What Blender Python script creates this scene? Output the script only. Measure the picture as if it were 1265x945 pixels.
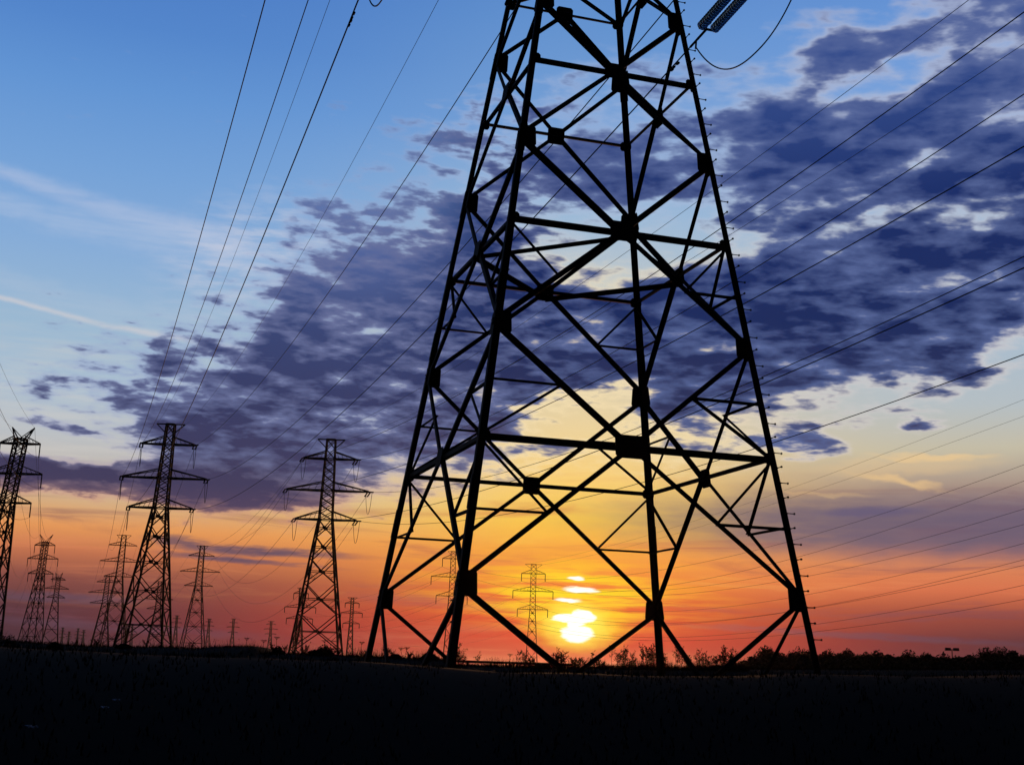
import bpy, bmesh, math, random
from mathutils import Vector, Matrix
C = bpy.context
for o in list(bpy.data.objects): bpy.data.objects.remove(o)
col = C.scene.collection
R = math.radians
F = 1600.0; PITCH = R(12.43); ROLL = R(-1.74); EYE = 1.6      # metres; the camera is the origin, the field lies 1.6 m below
GZ = -EYE

# ------------------------------------------------------------------ camera
cam = bpy.data.cameras.new('camera'); camo = bpy.data.objects.new('camera', cam); col.objects.link(camo)
cam.sensor_width = 36.0; cam.lens = F / 1265.0 * 36.0
cam.clip_start = 0.05; cam.clip_end = 20000
fwd = Vector((0, math.cos(PITCH), math.sin(PITCH))); upv = Vector((0, -math.sin(PITCH), math.cos(PITCH))); rt = Vector((1, 0, 0))
cr, sr = math.cos(ROLL), math.sin(ROLL)
cx_ = rt * cr - upv * sr; cy_ = rt * sr + upv * cr
camo.matrix_world = Matrix(((cx_.x, cy_.x, -fwd.x, 0), (cx_.y, cy_.y, -fwd.y, 0), (cx_.z, cy_.z, -fwd.z, 0), (0, 0, 0, 1)))
C.scene.camera = camo
def ray(px, py):
    u2 = (px - 632.5) / F; v2 = -(py - 472.5) / F
    return fwd + cx_ * u2 + cy_ * v2
def at(px, py, Y):
    r = ray(px, py); return r * (Y / r.y)
def topx(p):
    w = p.dot(fwd); return 632.5 + F * p.dot(cx_) / w, 472.5 - F * p.dot(cy_) / w
def azel(px, py):
    d = ray(px, py).normalized(); return math.degrees(math.atan2(d.x, d.y)), math.degrees(math.asin(d.z))

# ------------------------------------------------------------------ exposure
sc = C.scene
sc.view_settings.view_transform = 'Standard'; sc.view_settings.look = 'None'
sc.view_settings.exposure = 0; sc.view_settings.gamma = 1; sc.view_settings.use_curve_mapping = False
sc.cycles.max_bounces = 4; sc.cycles.volume_bounces = 0

# ------------------------------------------------------------------ sky (world shader laid out by compass bearing and elevation)
def lin(c):
    return tuple(((v / 255) / 12.92 if v / 255 <= 0.04045 else ((v / 255 + 0.055) / 1.055) ** 2.4) for v in c) + (1,)
world = bpy.data.worlds.new('World'); sc.world = world; world.use_nodes = True
nt = world.node_tree; nt.nodes.clear(); L = nt.links
class S:                                                     # a socket with arithmetic
    def __init__(s, k): s.k = k
    def __add__(a, b): return mth('ADD', a, b)
    __radd__ = __add__
    def __sub__(a, b): return mth('SUBTRACT', a, b)
    def __rsub__(a, b): return mth('SUBTRACT', b, a)
    def __mul__(a, b): return mth('MULTIPLY', a, b)
    __rmul__ = __mul__
    def __truediv__(a, b): return mth('DIVIDE', a, b)
def put(inp, v):
    if isinstance(v, S): L.new(v.k, inp)
    else: inp.default_value = v
def mth(op, a, b=None, c=None, clamp=False):
    n = nt.nodes.new('ShaderNodeMath'); n.operation = op; n.use_clamp = clamp
    put(n.inputs[0], a)
    if b is not None: put(n.inputs[1], b)
    if c is not None: put(n.inputs[2], c)
    return S(n.outputs[0])
def sstep(v, a, b, lo=0.0, hi=1.0, kind='SMOOTHSTEP'):
    n = nt.nodes.new('ShaderNodeMapRange'); n.interpolation_type = kind; n.clamp = True
    put(n.inputs[0], v); put(n.inputs[1], a); put(n.inputs[2], b); put(n.inputs[3], lo); put(n.inputs[4], hi)
    return S(n.outputs[0])
def mix(f, a, b, mode='MIX'):
    n = nt.nodes.new('ShaderNodeMix'); n.data_type = 'RGBA'; n.blend_type = mode; n.clamp_factor = True
    put(n.inputs[0], f)
    for i, v in ((6, a), (7, b)):
        if isinstance(v, S): L.new(v.k, n.inputs[i])
        else: n.inputs[i].default_value = v
    return S(n.outputs[2])
def comb(x, y, z=0.0):
    n = nt.nodes.new('ShaderNodeCombineXYZ'); put(n.inputs[0], x); put(n.inputs[1], y); put(n.inputs[2], z); return S(n.outputs[0])
def noise(v, scale, detail=4, rough=0.55, dist=0.0):
    n = nt.nodes.new('ShaderNodeTexNoise'); n.noise_dimensions = '3D'
    put(n.inputs['Vector'], v); n.inputs['Scale'].default_value = scale; n.inputs['Detail'].default_value = detail
    n.inputs['Roughness'].default_value = rough; n.inputs['Distortion'].default_value = dist
    return S(n.outputs['Fac'])
def ramp(v, stops, interp='LINEAR'):
    n = nt.nodes.new('ShaderNodeValToRGB'); cr_ = n.color_ramp; cr_.interpolation = interp
    while len(cr_.elements) > 1: cr_.elements.remove(cr_.elements[-1])
    for i, (p, c) in enumerate(sorted(stops)):
        e = cr_.elements[0] if i == 0 else cr_.elements.new(p)
        e.position = p; e.color = c
    L.new(v.k, n.inputs[0]); return S(n.outputs[0])
tc = nt.nodes.new('ShaderNodeTexCoord')
sep = nt.nodes.new('ShaderNodeSeparateXYZ'); L.new(tc.outputs['Generated'], sep.inputs[0])
DX, DY, DZ = (S(sep.outputs[i]) for i in range(3))
AZ = mth('ARCTAN2', DX, DY) * 57.29578
EL = mth('ARCSINE', DZ) * 57.29578
V = comb(AZ, EL)
ELN = (EL + 5.0) / 45.0                                      # -5 .. 40 degrees onto the ramps
def station(px, rows):
    return ramp(ELN, [((azel(px, y)[1] + 5) / 45, lin(c)) for y, c in rows])
rl = station(100, [(-250, (58, 104, 186)), (20, (84, 134, 203)), (100, (98, 148, 211)), (200, (116, 161, 215)), (300, (134, 172, 216)),
    (400, (154, 184, 210)), (480, (172, 191, 208)), (540, (186, 190, 194)), (590, (196, 184, 172)), (622, (214, 170, 124)), (650, (228, 152, 90)),
    (680, (196, 116, 80)), (712, (136, 78, 70)), (750, (88, 55, 62)), (790, (64, 42, 54)), (812, (56, 38, 50))])
rm = station(700, [(-250, (60, 106, 188)), (20, (98, 145, 206)), (150, (118, 160, 213)), (270, (158, 186, 214)), (400, (204, 204, 192)),
    (540, (238, 210, 152)), (600, (250, 206, 112)), (640, (252, 202, 76)), (675, (246, 168, 68)), (702, (246, 152, 60)), (735, (238, 116, 50)),
    (762, (228, 86, 44)), (790, (208, 60, 42)), (826, (168, 42, 42))])
rr = station(1150, [(-250, (60, 104, 186)), (20, (104, 150, 214)), (150, (128, 166, 220)), (300, (156, 184, 212)), (420, (168, 188, 206)),
    (500, (180, 190, 196)), (556, (196, 188, 166)), (600, (166, 145, 134)), (640, (122, 102, 120)), (668, (138, 104, 112)), (696, (220, 134, 90)),
    (728, (214, 114, 78)), (760, (150, 74, 62)), (790, (92, 54, 60)), (840, (72, 44, 54))])
asun = azel(712, 772)[0]
dA = (AZ - asun)
wsg = sstep(dA, -3.0, 3.0, -1 / (2 * 7.0 ** 2), -1 / (2 * 6.0 ** 2))
wsg = wsg * sstep(EL, 1.2, 4.2, 0.62, 1.0)                   # the red glow hugs the horizon and spreads wider there
wm = mth('EXPONENT', dA * dA * wsg)
side = sstep(dA, -6.0, 6.0)
base = mix(wm, mix(side, rl, rr), rm)
# streaky low stratus, lying flat
strv = comb(AZ * 0.09, EL * 0.95, 3.0)
n_str = noise(strv, 1.0, 5, 0.6, 0.6)
lowb = sstep(EL, 9.5, 6.0) 
base = mix(sstep(n_str, 0.52, 0.72) * lowb * 0.55, base, mix(wm, lin((112, 70, 86)), lin((214, 110, 72))))
base = mix(sstep(n_str, 0.45, 0.28) * lowb * sstep(EL, 1.5, 3.0) * 0.30, base, mix(wm, lin((232, 140, 96)), lin((255, 214, 84))))
def blob(px, py, rx, ry, rot=0.0, soft=1.0, vec=V):           # ellipse on the sky, radii in sixtieths of the picture's degrees
    a, e = azel(px, py); k = math.degrees(1 / F)
    n = nt.nodes.new('ShaderNodeMapping'); n.vector_type = 'TEXTURE'
    L.new(vec.k, n.inputs[0]); n.inputs[1].default_value = (a, e, 0)
    n.inputs[2].default_value = (0, 0, R(rot - 1.74)); n.inputs[3].default_value = (rx * k, ry * k, 1)
    m = nt.nodes.new('ShaderNodeVectorMath'); m.operation = 'LENGTH'; L.new(n.outputs[0], m.inputs[0])
    return sstep(S(m.outputs['Value']), 1.0 + soft * 0.5, max(0.0, 1.0 - soft * 0.6))
# warped coordinates so nothing has a ruled edge
wn = nt.nodes.new('ShaderNodeTexNoise'); L.new(comb(AZ * 0.5, EL * 1.1).k, wn.inputs['Vector']); wn.inputs['Scale'].default_value = 1.0; wn.inputs['Detail'].default_value = 4
wv = nt.nodes.new('ShaderNodeVectorMath'); wv.operation = 'MULTIPLY_ADD'
L.new(wn.outputs['Color'], wv.inputs[0]); wv.inputs[1].default_value = (2.2, 1.1, 0); L.new(V.k, wv.inputs[2])
wv2 = nt.nodes.new('ShaderNodeVectorMath'); wv2.operation = 'ADD'; L.new(wv.outputs[0], wv2.inputs[0]); wv2.inputs[1].default_value = (-1.1, -0.55, 0)
VW = S(wv2.outputs[0])

# cirrus streaks at left
def streak(pts, width, amp, colour, b, grow=0.0):
    aes = [azel(*p) for p in pts]
    n = nt.nodes.new('ShaderNodeFloatCurve'); cm = n.mapping; c = cm.curves[0]; cm.use_clip = False
    a0, a1 = aes[0][0], aes[-1][0]; e0 = min(e for a, e in aes) - 1; e1 = max(e for a, e in aes) + 1
    q = [((a - a0) / (a1 - a0), (e - e0) / (e1 - e0)) for a, e in aes]
    c.points[0].location = q[0]; c.points[1].location = q[-1]
    for x, y in q[1:-1]: c.points.new(x, y)
    cm.update()
    t = (AZ - a0) / (a1 - a0)
    L.new(mth('ADD', t, 0.0, clamp=True).k, n.inputs[1])
    ce = S(n.outputs[0]) * (e1 - e0) + e0
    k = math.degrees(1 / F)
    d = mth('ABSOLUTE', EL - ce + (noise(comb(AZ * 0.8, EL * 1.5, 9.), 1.0, 4) - 0.5) * (width * k * 1.2))
    wid = (t * grow + 1.0) * (width * k)
    f = sstep(d / wid, 1.0, 0.0) * sstep(t, 1.02, 0.75) * sstep(t, -0.15, 0.05)
    f = f * sstep(noise(comb(AZ * 0.35, EL * 4.0, 5.), 1.0, 4), 0.25, 0.6, 0.45, 1.0)
    return mix(f * amp, b, lin(colour))
base = streak([(-20, 203), (60, 232), (150, 262), (250, 288), (345, 322)], 13, 0.34, (200, 206, 226), base, 1.2)
base = streak([(-20, 245), (90, 275), (200, 296), (300, 318), (380, 345)], 22, 0.28, (196, 206, 226), base, 0.8)
base = streak([(-20, 362), (60, 383), (130, 402), (200, 414), (260, 425), (330, 438), (400, 452)], 5.0, 0.48, (224, 212, 208), base, 0.7)
base = streak([(-20, 340), (90, 372), (200, 395), (320, 412)], 24, 0.22, (190, 200, 215), base, 0.6)
veil = blob(320, 320, 110, 70, 20, 1.0, VW) * sstep(noise(comb(AZ * 0.5, EL * 2.6, 2.), 1.0, 5), 0.35, 0.7)
base = mix(veil * 0.5, base, lin((206, 208, 222)))
veil = blob(80, 500, 260, 90, 0, 1.0, VW) * sstep(noise(comb(AZ * 0.22, EL * 2.2, 12.), 1.0, 5), 0.35, 0.75)
base = mix(veil * 0.35, base, lin((214, 208, 200)))
sw = nt.nodes.new('ShaderNodeTexNoise'); L.new(comb(AZ * 1.2, EL * 3.5, 4.).k, sw.inputs['Vector']); sw.inputs['Scale'].default_value = 1.0; sw.inputs['Detail'].default_value = 3
sv = nt.nodes.new('ShaderNodeVectorMath'); sv.operation = 'MULTIPLY_ADD'; L.new(sw.outputs['Color'], sv.inputs[0]); sv.inputs[1].default_value = (.9, .22, 0); L.new(V.k, sv.inputs[2])
sv2 = nt.nodes.new('ShaderNodeVectorMath'); sv2.operation = 'ADD'; L.new(sv.outputs[0], sv2.inputs[0]); sv2.inputs[1].default_value = (-.45, -.11, 0)
VS = S(sv2.outputs[0])
# altocumulus deck: plane coordinates, so it flattens towards the horizon
inv = 1.0 / 1.0
den = mth('MAXIMUM', DZ, 0.0) + 0.16
PV = comb(DX / den, DY / den)
rotn = nt.nodes.new('ShaderNodeMapping'); L.new(PV.k, rotn.inputs[0]); rotn.inputs[2].default_value = (0, 0, R(20)); rotn.inputs[3].default_value = (0.9, 1.15, 1)
PR = S(rotn.outputs[0])
big = noise(PR, 3.2, 3, 0.5, 0.2)
puff = noise(PR, 10.5, 4, 0.52, 0.15)
fine = noise(PR, 27.0, 3, 0.5, 0.1)
hor = noise(comb(AZ * 0.30, EL * 1.25, 7.0), 1.0, 6, 0.62, 0.3)
def fcurve(pts):
    aes = [azel(*p) for p in pts]; a0, a1 = aes[0][0], aes[-1][0]
    n = nt.nodes.new('ShaderNodeFloatCurve'); cm = n.mapping; c = cm.curves[0]; cm.use_clip = False
    q = [((a - a0) / (a1 - a0), e / 40) for a, e in aes]
    c.points[0].location = q[0]; c.points[1].location = q[-1]
    for x, y in q[1:-1]: c.points.new(x, y)
    cm.update()
    L.new(mth('DIVIDE', AZ - a0, a1 - a0, clamp=True).k, n.inputs[1])
    return S(n.outputs[0]) * 40.0
UP = fcurve([(-60, 560), (60, 490), (110, 462), (200, 440), (290, 415), (330, 365), (360, 312), (410, 285), (460, 262), (530, 255), (575, 215), (640, 150),
    (700, 120), (780, 105), (850, 140), (900, 150), (950, 135), (1000, 85), (1060, 66), (1110, 45), (1160, 0), (1220, -50), (1330, -130)])
LO = fcurve([(-60, 470), (80, 478), (130, 505), (180, 560), (240, 615), (330, 632), (400, 625), (450, 607), (520, 600), (600, 590), (650, 572), (700, 556), (800, 560),
    (900, 556), (1000, 532), (1060, 505), (1110, 492), (1180, 482), (1230, 462), (1265, 436), (1400, 380)])
mU = mth('MINIMUM', (UP - EL) * 0.36, 1.15)
mL = mth('MINIMUM', (EL - LO - 0.4) * 0.6, 1.0)
mask = mth('MAXIMUM', mth('MINIMUM', mU, mL), -1.5)
adds = []
for b in ((110, 592, 250, 25, 0, .9, 2.0), (30, 578, 120, 10, 0, .9, 1.5), (80, 528, 55, 8, -6, 1, 1.25), (1145, 523, 36, 6, 3, 1, 1.15), (1010, 563, 46, 6, 4, 1, 1.0), (985, 545, 60, 12, 0, .9, 1.2),
          
          (545, 150, 70, 40, 0, 1, 0.95), (1040, 60, 60, 20, 0, 1, .6), (940, 145, 60, 14, 0, 1, .6)):
    adds.append(blob(*b[:6], vec=VW) * b[6])
holes = []
for b in ((775, 296, 140, 46, 8, 1.1, 1.7), (660, 262, 70, 16, 0, 1, .8), (725, 505, 90, 28, 18, 1.1, 1.4), (770, 530, 60, 18, 0, 1, .8), (1110, 95, 90, 22, 12, 1, .9), (1215, 262, 80, 18, 8, 1.1, 1.2),
          (1090, 270, 75, 14, 14, 1.1, 1.1), (1050, 240, 90, 16, 20, 1, .6), (700, 190, 150, 50, 20, 1, .55), (850, 230, 60, 60, 20, 1, .45), (900, 420, 50, 14, 10, 1, .5),
          (1000, 500, 130, 22, 10, 1, .75), (480, 420, 60, 12, -25, 1, .5), (400, 470, 60, 14, 10, 1, .4), (1180, 180, 80, 14, 20, 1, .6), (1240, 370, 40, 12, 10, 1, .5), (450, 520, 60, 10, 0, 1, .35), (1160, 345, 30, 12, 0, 1, .45), (950, 280, 40, 30, 40, 1, .5)):
    holes.append(blob(*b[:6], vec=VW) * b[6])
dens = mask
for a in adds: dens = mth('MAXIMUM', dens, a - 1.0) if False else dens + a
for h in holes: dens = dens - h
tex = (big - 0.5) * 2.0 + (puff - 0.5) * 3.2 + (fine - 0.5) * 1.1
lowmix = sstep(EL, 11.0, 6.0)
tex = tex * (1.0 - lowmix) + ((hor - 0.5) * 3.0 + (noise(comb(AZ * 1.1, EL * 3.6, 17.0), 1.0, 4, 0.6) - 0.5) * 1.6) * lowmix
ripple = noise(comb(AZ * 0.62, EL * 1.9 + AZ * 0.10, 31.0), 1.0, 4, 0.50, 0.15)
rw = sstep(dA, 2.0, -5.0, 1.4, 3.6) * (1.0 - lowmix * 0.5)
tex = tex + (ripple - 0.5) * rw
sd = dens * 0.85 + tex * 1.15
dens = dens * 1.12 + tex
edgeN = sstep(mth('ABSOLUTE', dA - 1.5), 11.0, 3.0)
edgec = mix(edgeN, mix(side, lin((164, 168, 198)), lin((190, 190, 204))), lin((250, 228, 182)))
edgec = mix(sstep(EL, 16.5, 20.5) * sstep(dA, 14.0, 6.0), edgec, lin((176, 190, 220)))
edgec = mix(sstep(dA, 4.0, 12.0) * 0.6, edgec, lin((226, 214, 204)))
edgec = mix(sstep(dA, -4.0, -9.0) * sstep(EL, 9.0, 11.0), edgec, lin((150, 166, 204)))
edgec = mix(sstep(EL, 9.0, 6.0), edgec, mix(edgeN, lin((206, 150, 126)), lin((255, 214, 140))))
darkc = ramp(ELN, [((azel(800, y)[1] + 5) / 45, lin(c)) for y, c in ((0, (62, 86, 150)), (150, (46, 68, 128)), (260, (28, 46, 102)), (400, (30, 44, 92)), (500, (44, 50, 88)), (580, (82, 76, 106)), (630, (96, 78, 100)), (680, (106, 72, 86)), (760, (92, 58, 74)))])
darkl = ramp(ELN, [((azel(300, y)[1] + 5) / 45, lin(c)) for y, c in ((200, (98, 126, 180)), (300, (82, 100, 154)), (400, (58, 70, 116)), (500, (56, 60, 98)), (600, (68, 62, 92)), (650, (92, 72, 96)), (690, (98, 66, 82)), (760, (80, 52, 70)))])
darkc = mix(sstep(dA, -10.0, -3.0), darkl, darkc)
midc = mix(sstep(EL, 9.5, 6.5), mix(sstep(dA, -8.0, 2.0), lin((106, 114, 156)), lin((92, 108, 158))), mix(0.3, darkc, edgec))
# flat mauve bank low on the right, thin grey bars low on the left
bank = blob(1150, 652, 360, 36, 0, 1.1, VW) * (0.75 + 0.25 * sstep(noise(comb(AZ * 0.3, EL * 2.4, 44.), 1.0, 4), 0.35, 0.6))
base = mix(bank * 0.85, base, lin((108, 94, 114)))
base = mix(blob(1070, 632, 60, 6, 4, 1, VS) * 0.6, base, lin((96, 88, 122)))
for b in ((300, 680, 70, 5.5, 1, 1, .9), (270, 689, 60, 4, -1, 1, .85), (375, 683, 60, 5, 0, 1, .7), (222, 669, 34, 7, 0, 1, .8), (330, 695, 80, 3, 0, 1, .5), (70, 738, 90, 6, 2, 1, .5), (540, 742, 90, 8, 0, 1, .45), (620, 752, 60, 4, 0, 1, .3), (900, 775, 90, 3.5, 0, 1, .5), (860, 752, 60, 3, 0, 1, .35), (1080, 786, 160, 4, 0, 1, .4), (150, 775, 160, 6, 0, 1, .3)):
    base = mix(blob(*b[:6], vec=VS) * b[6] * sstep(noise(comb(AZ * 0.5, EL * 3.5, 55.), 1.0, 4), 0.25, 0.5), base, mix(sstep(mth('ABSOLUTE', dA), 12.0, 3.0), lin((96, 78, 98)), lin((190, 92, 74))))
skyc = mix(sstep(dens, -0.9, 0.2) * sstep(EL, 19.0, 15.0, 0.5, 0.72), base, edgec)
skyc = mix(sstep(dens, -0.25, 0.5), skyc, midc)
skyc = mix(sstep(sd, -0.1, 1.2, kind='LINEAR'), skyc, darkc)
# sun-lit wisps at right
for b in ((1116, 593, 44, 4.0, -10, 1.2, .5), (1150, 563, 60, 4, 2, 1, .45), (1120, 575, 90, 10, 5, 1, .25), (1010, 610, 60, 3, 0, 1, .2)):
    skyc = mix(blob(*b[:6], vec=VW) * b[6], skyc, lin((252, 208, 140)))
# gold round the sun, then the sun broken by bars of cloud
bar = sstep(noise(comb(AZ * 0.22, EL * 3.2, 21.), 1.0, 4, .6), 0.62, 0.40)
skyc = mix(blob(695, 728, 165, 40, 0, 1.2, VS) * bar * 0.7, skyc, lin((255, 184, 46)))
skyc = mix(blob(706, 738, 88, 34, 0, 1.2, VS) * bar, skyc, lin((255, 216, 40)))
skyc = mix(blob(712, 770, 52, 28, 0, 1.2, VS) * 0.92, skyc, lin((255, 208, 40)))
skyc = mix(blob(712, 772, 33, 23, 0, 1.1, VS), skyc, lin((255, 240, 90)))
def hot(c, s): return tuple(v * s for v in lin(c)[:3]) + (1,)
sun = blob(713, 783, 20.5, 10, 0, .34, VS)
for b in ((719, 761.5, 15, 8.5, 0, .34), (702, 763, 19, 5.2, 0, .34), (711, 771, 11, 5, 0, .4), (703, 741, 15, 2.2, 0, .8), (717, 728.5, 19, 4.0, 0, .7), (712, 714, 9, 2.4, 0, .8)):
    sun = mth('MAXIMUM', sun, blob(*b, vec=VS))
skyc = mix(sun, skyc, hot((255, 252, 236), 1.25))
# dusk: the sky behind the viewer (east) and the zenith are far darker than the western glow
east = sstep(mth('ABSOLUTE', AZ), 30.0, 65.0)
hi = sstep(EL, 32.0, 60.0)
dk = mth('MAXIMUM', east, hi)
skyc = mix(dk * 0.98, skyc, lin((9, 11, 17)))
skyc = mix(sstep(EL, -1.0, -2.5), skyc, lin((20, 16, 20)))
bg = nt.nodes.new('ShaderNodeBackground'); L.new(skyc.k, bg.inputs[0]); bg.inputs[1].default_value = 1.0
wo = nt.nodes.new('ShaderNodeOutputWorld'); L.new(bg.outputs[0], wo.inputs[0])
world.cycles.sampling_method = 'MANUAL'; world.cycles.sample_map_resolution = 512

# ------------------------------------------------------------------ the setting sun
sl = bpy.data.lights.new('sun', 'SUN'); so = bpy.data.objects.new('sun', sl); col.objects.link(so)
sl.energy = 0.6; sl.angle = R(0.53); sl.color = (1.0, 0.45, 0.16)
so.rotation_euler = (-ray(712, 772)).normalized().to_track_quat('-Z', 'Y').to_euler()

# ------------------------------------------------------------------ materials
def mat(name, c, rough=0.8, metal=0.0, c2=None, scale=8.0, bump=0.0, spec=0.3):
    m = bpy.data.materials.new(name); m.use_nodes = True; t = m.node_tree; b = t.nodes['Principled BSDF']
    b.inputs['Roughness'].default_value = rough; b.inputs['Metallic'].default_value = metal; b.inputs['Specular IOR Level'].default_value = spec
    tcn = t.nodes.new('ShaderNodeTexCoord'); n = t.nodes.new('ShaderNodeTexNoise'); n.inputs['Scale'].default_value = scale; n.inputs['Detail'].default_value = 6
    t.links.new(tcn.outputs['Object'], n.inputs['Vector'])
    r = t.nodes.new('ShaderNodeValToRGB'); r.color_ramp.elements[0].position = .35; r.color_ramp.elements[1].position = .68
    r.color_ramp.elements[0].color = (*c, 1); r.color_ramp.elements[1].color = (*(c2 or tuple(v * 1.5 for v in c)), 1)
    t.links.new(n.outputs['Fac'], r.inputs[0]); t.links.new(r.outputs[0], b.inputs['Base Color'])
    if bump:
        bp = t.nodes.new('ShaderNodeBump'); bp.inputs['Strength'].default_value = bump; t.links.new(n.outputs['Fac'], bp.inputs['Height']); t.links.new(bp.outputs[0], b.inputs['Normal'])
    return m
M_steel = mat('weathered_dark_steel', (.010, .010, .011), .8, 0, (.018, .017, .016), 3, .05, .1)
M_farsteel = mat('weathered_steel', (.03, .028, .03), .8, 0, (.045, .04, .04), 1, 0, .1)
M_wire = mat('weathered_conductor', (.02, .02, .022), .7, 0, (.03, .03, .03), 2, 0, .15)
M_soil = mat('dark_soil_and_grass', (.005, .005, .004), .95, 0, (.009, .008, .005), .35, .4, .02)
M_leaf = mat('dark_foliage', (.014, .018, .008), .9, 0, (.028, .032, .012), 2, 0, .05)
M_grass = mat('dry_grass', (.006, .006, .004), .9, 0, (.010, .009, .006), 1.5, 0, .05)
M_bark = mat('bark', (.02, .016, .012), .9, 0, None, 6, .3, .05)
M_conc = mat('footing_concrete', (.012, .012, .011), .9, 0, None, 5, .2, .1)
M_litter = mat('pale_plastic', (.45, .48, .55), .5, 0, (.6, .62, .66), 9, .2, .5)
M_glass = bpy.data.materials.new('insulator_glass'); M_glass.use_nodes = True
_b = M_glass.node_tree.nodes['Principled BSDF']; _b.inputs['Base Color'].default_value = (.20, .31, .40, 1); _b.inputs['Roughness'].default_value = .08
_b.inputs['Transmission Weight'].default_value = .95; _b.inputs['IOR'].default_value = 1.25

# ------------------------------------------------------------------ mesh helpers
class MB:
    def __init__(s): s.v = []; s.f = []
    def quadprism(s, ring0, ring1):
        n = len(ring0); k = len(s.v); s.v += ring0 + ring1
        s.f.append(tuple(range(k + n - 1, k - 1, -1))); s.f.append(tuple(range(k + n, k + 2 * n)))
        for i in range(n): j = (i + 1) % n; s.f.append((k + i, k + j, k + n + j, k + n + i))
    def bar(s, a, b, w, h=None, side=None):
        h = h or w; u = (b - a).normalized(); ref = side or (Vector((0, 0, 1)) if abs(u.z) < .9 else Vector((1, 0, 0)))
        x = ref.cross(u).normalized(); y = u.cross(x)
        q = [x * (w / 2) + y * (h / 2), x * (-w / 2) + y * (h / 2), x * (-w / 2) - y * (h / 2), x * (w / 2) - y * (h / 2)]
        s.quadprism([a + p for p in q], [b + p for p in q]); return s
    def angle(s, a, b, w, n, off, t=.018, flip=1):            # an L-section lying on a plane with outward normal n
        u = (b - a).normalized(); v = n.cross(u).normalized() * flip
        for (c0, c1, d0, d1) in ((-w / 2, w / 2, off - t, off), (-w / 2, -w / 2 + t, off - t - w * .8, off - t)):
            q = [v * c0 + n * d0, v * c1 + n * d0, v * c1 + n * d1, v * c0 + n * d1]
            s.quadprism([a + p for p in q], [b + p for p in q])
        return s
    def plate(s, c, ex, ey, n, w, h, t, off, ch=.22):
        pts = []
        for sx, sy in ((1, -1), (1, 1), (-1, 1), (-1, -1)):
            p1 = (sx * w / 2, sy * h / 2 * (1 - 2 * ch)); p2 = (sx * w / 2 * (1 - 2 * ch), sy * h / 2)
            pts += [p1, p2] if sx * sy > 0 else [p2, p1]
        s.quadprism([c + ex * x + ey * y + n * (off - t) for x, y in pts], [c + ex * x + ey * y + n * off for x, y in pts]); return s
    def tube(s, pts, r, n=6, r1=None, cap=True):
        k0 = len(s.v); m = len(pts)
        for i, p in enumerate(pts):
            u = (pts[min(i + 1, m - 1)] - pts[max(i - 1, 0)]).normalized(); ref = Vector((0, 0, 1)) if abs(u.z) < .95 else Vector((1, 0, 0))
            x = ref.cross(u).normalized(); y = u.cross(x); rr_ = r if r1 is None else r + (r1 - r) * i / (m - 1)
            for j in range(n): a = 2 * math.pi * j / n; s.v.append(p + x * (rr_ * math.cos(a)) + y * (rr_ * math.sin(a)))
        for i in range(m - 1):
            for j in range(n):
                a = k0 + i * n; s.f.append((a + j, a + (j + 1) % n, a + n + (j + 1) % n, a + n + j))
        if cap: s.f.append(tuple(k0 + j for j in range(n - 1, -1, -1))); s.f.append(tuple(k0 + (m - 1) * n + j for j in range(n)))
        return s
    def lathe(s, a, u, prof, n=14):                           # prof: (distance along u, radius)
        ref = Vector((0, 0, 1)) if abs(u.z) < .95 else Vector((1, 0, 0)); x = ref.cross(u).normalized(); y = u.cross(x); k0 = len(s.v)
        for d, r in prof:
            for j in range(n): an = 2 * math.pi * j / n; s.v.append(a + u * d + x * (r * math.cos(an)) + y * (r * math.sin(an)))
        for i in range(len(prof) - 1):
            for j in range(n): q = k0 + i * n; s.f.append((q + j, q + (j + 1) % n, q + n + (j + 1) % n, q + n + j))
        return s
    def build(s, name, m, parent=None, origin=None, smooth=False):
        o_ = origin if origin is not None else (parent.matrix_world.translation if parent is not None else Vector((0, 0, 0)))
        if parent is not None: o_ = parent.location if origin is None else origin
        me = bpy.data.meshes.new(name); me.from_pydata([tuple(v - o_) for v in s.v], [], s.f); me.update()
        me.materials.append(m)
        if smooth: me.polygons.foreach_set('use_smooth', [True] * len(me.polygons))
        ob = bpy.data.objects.new(name, me); col.objects.link(ob)
        if parent is not None: ob.parent = parent
        else: ob.location = o_
        return ob
def tag(o, label, cat, group=None, kind=None):
    if label: o['label'] = label
    if cat: o['category'] = cat
    if group: o['group'] = group
    if kind: o['kind'] = kind
    return o
def empty(name, loc, label, cat, group=None):
    o = bpy.data.objects.new(name, None); o.empty_display_size = .3; col.objects.link(o); o.location = loc
    return tag(o, label, cat, group)

# ------------------------------------------------------------------ terrain: flat field, a low grassy bank, flat land to the horizon
RY = 70.0
CREST = [(-900, 780), (-200, 788), (0, 790), (20, 791.5), (40, 794), (110, 798.5), (218, 800), (262, 801.5), (270, 799), (322, 799), (330, 806.5), (400, 809), (480, 812), (548, 815), (560, 821.5), (640, 823), (700, 824),
         (800, 825), (900, 826.5), (1000, 827), (1265, 827), (1600, 832), (2400, 850)]
CR = [(at(px, py, RY).x, at(px, py, RY).z) for px, py in CREST]
def crest(x):
    if x <= CR[0][0]: return CR[0][1]
    for (x0, z0), (x1, z1) in zip(CR, CR[1:]):
        if x <= x1: return z0 + (z1 - z0) * (x - x0) / (x1 - x0)
    return CR[-1][1]
def sm(a, b, v):
    t = max(0, min(1, (v - a) / (b - a))); return t * t * (3 - 2 * t)
def at_crest(x):                                             # added low rise before the pylon: hides its feet, keeps the near ground dark
    return crest(x * RY / 18.0) * 18.0 / RY - .085 + .02 * math.sin(x * 1.9) + .012 * math.sin(x * 5.3)
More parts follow.
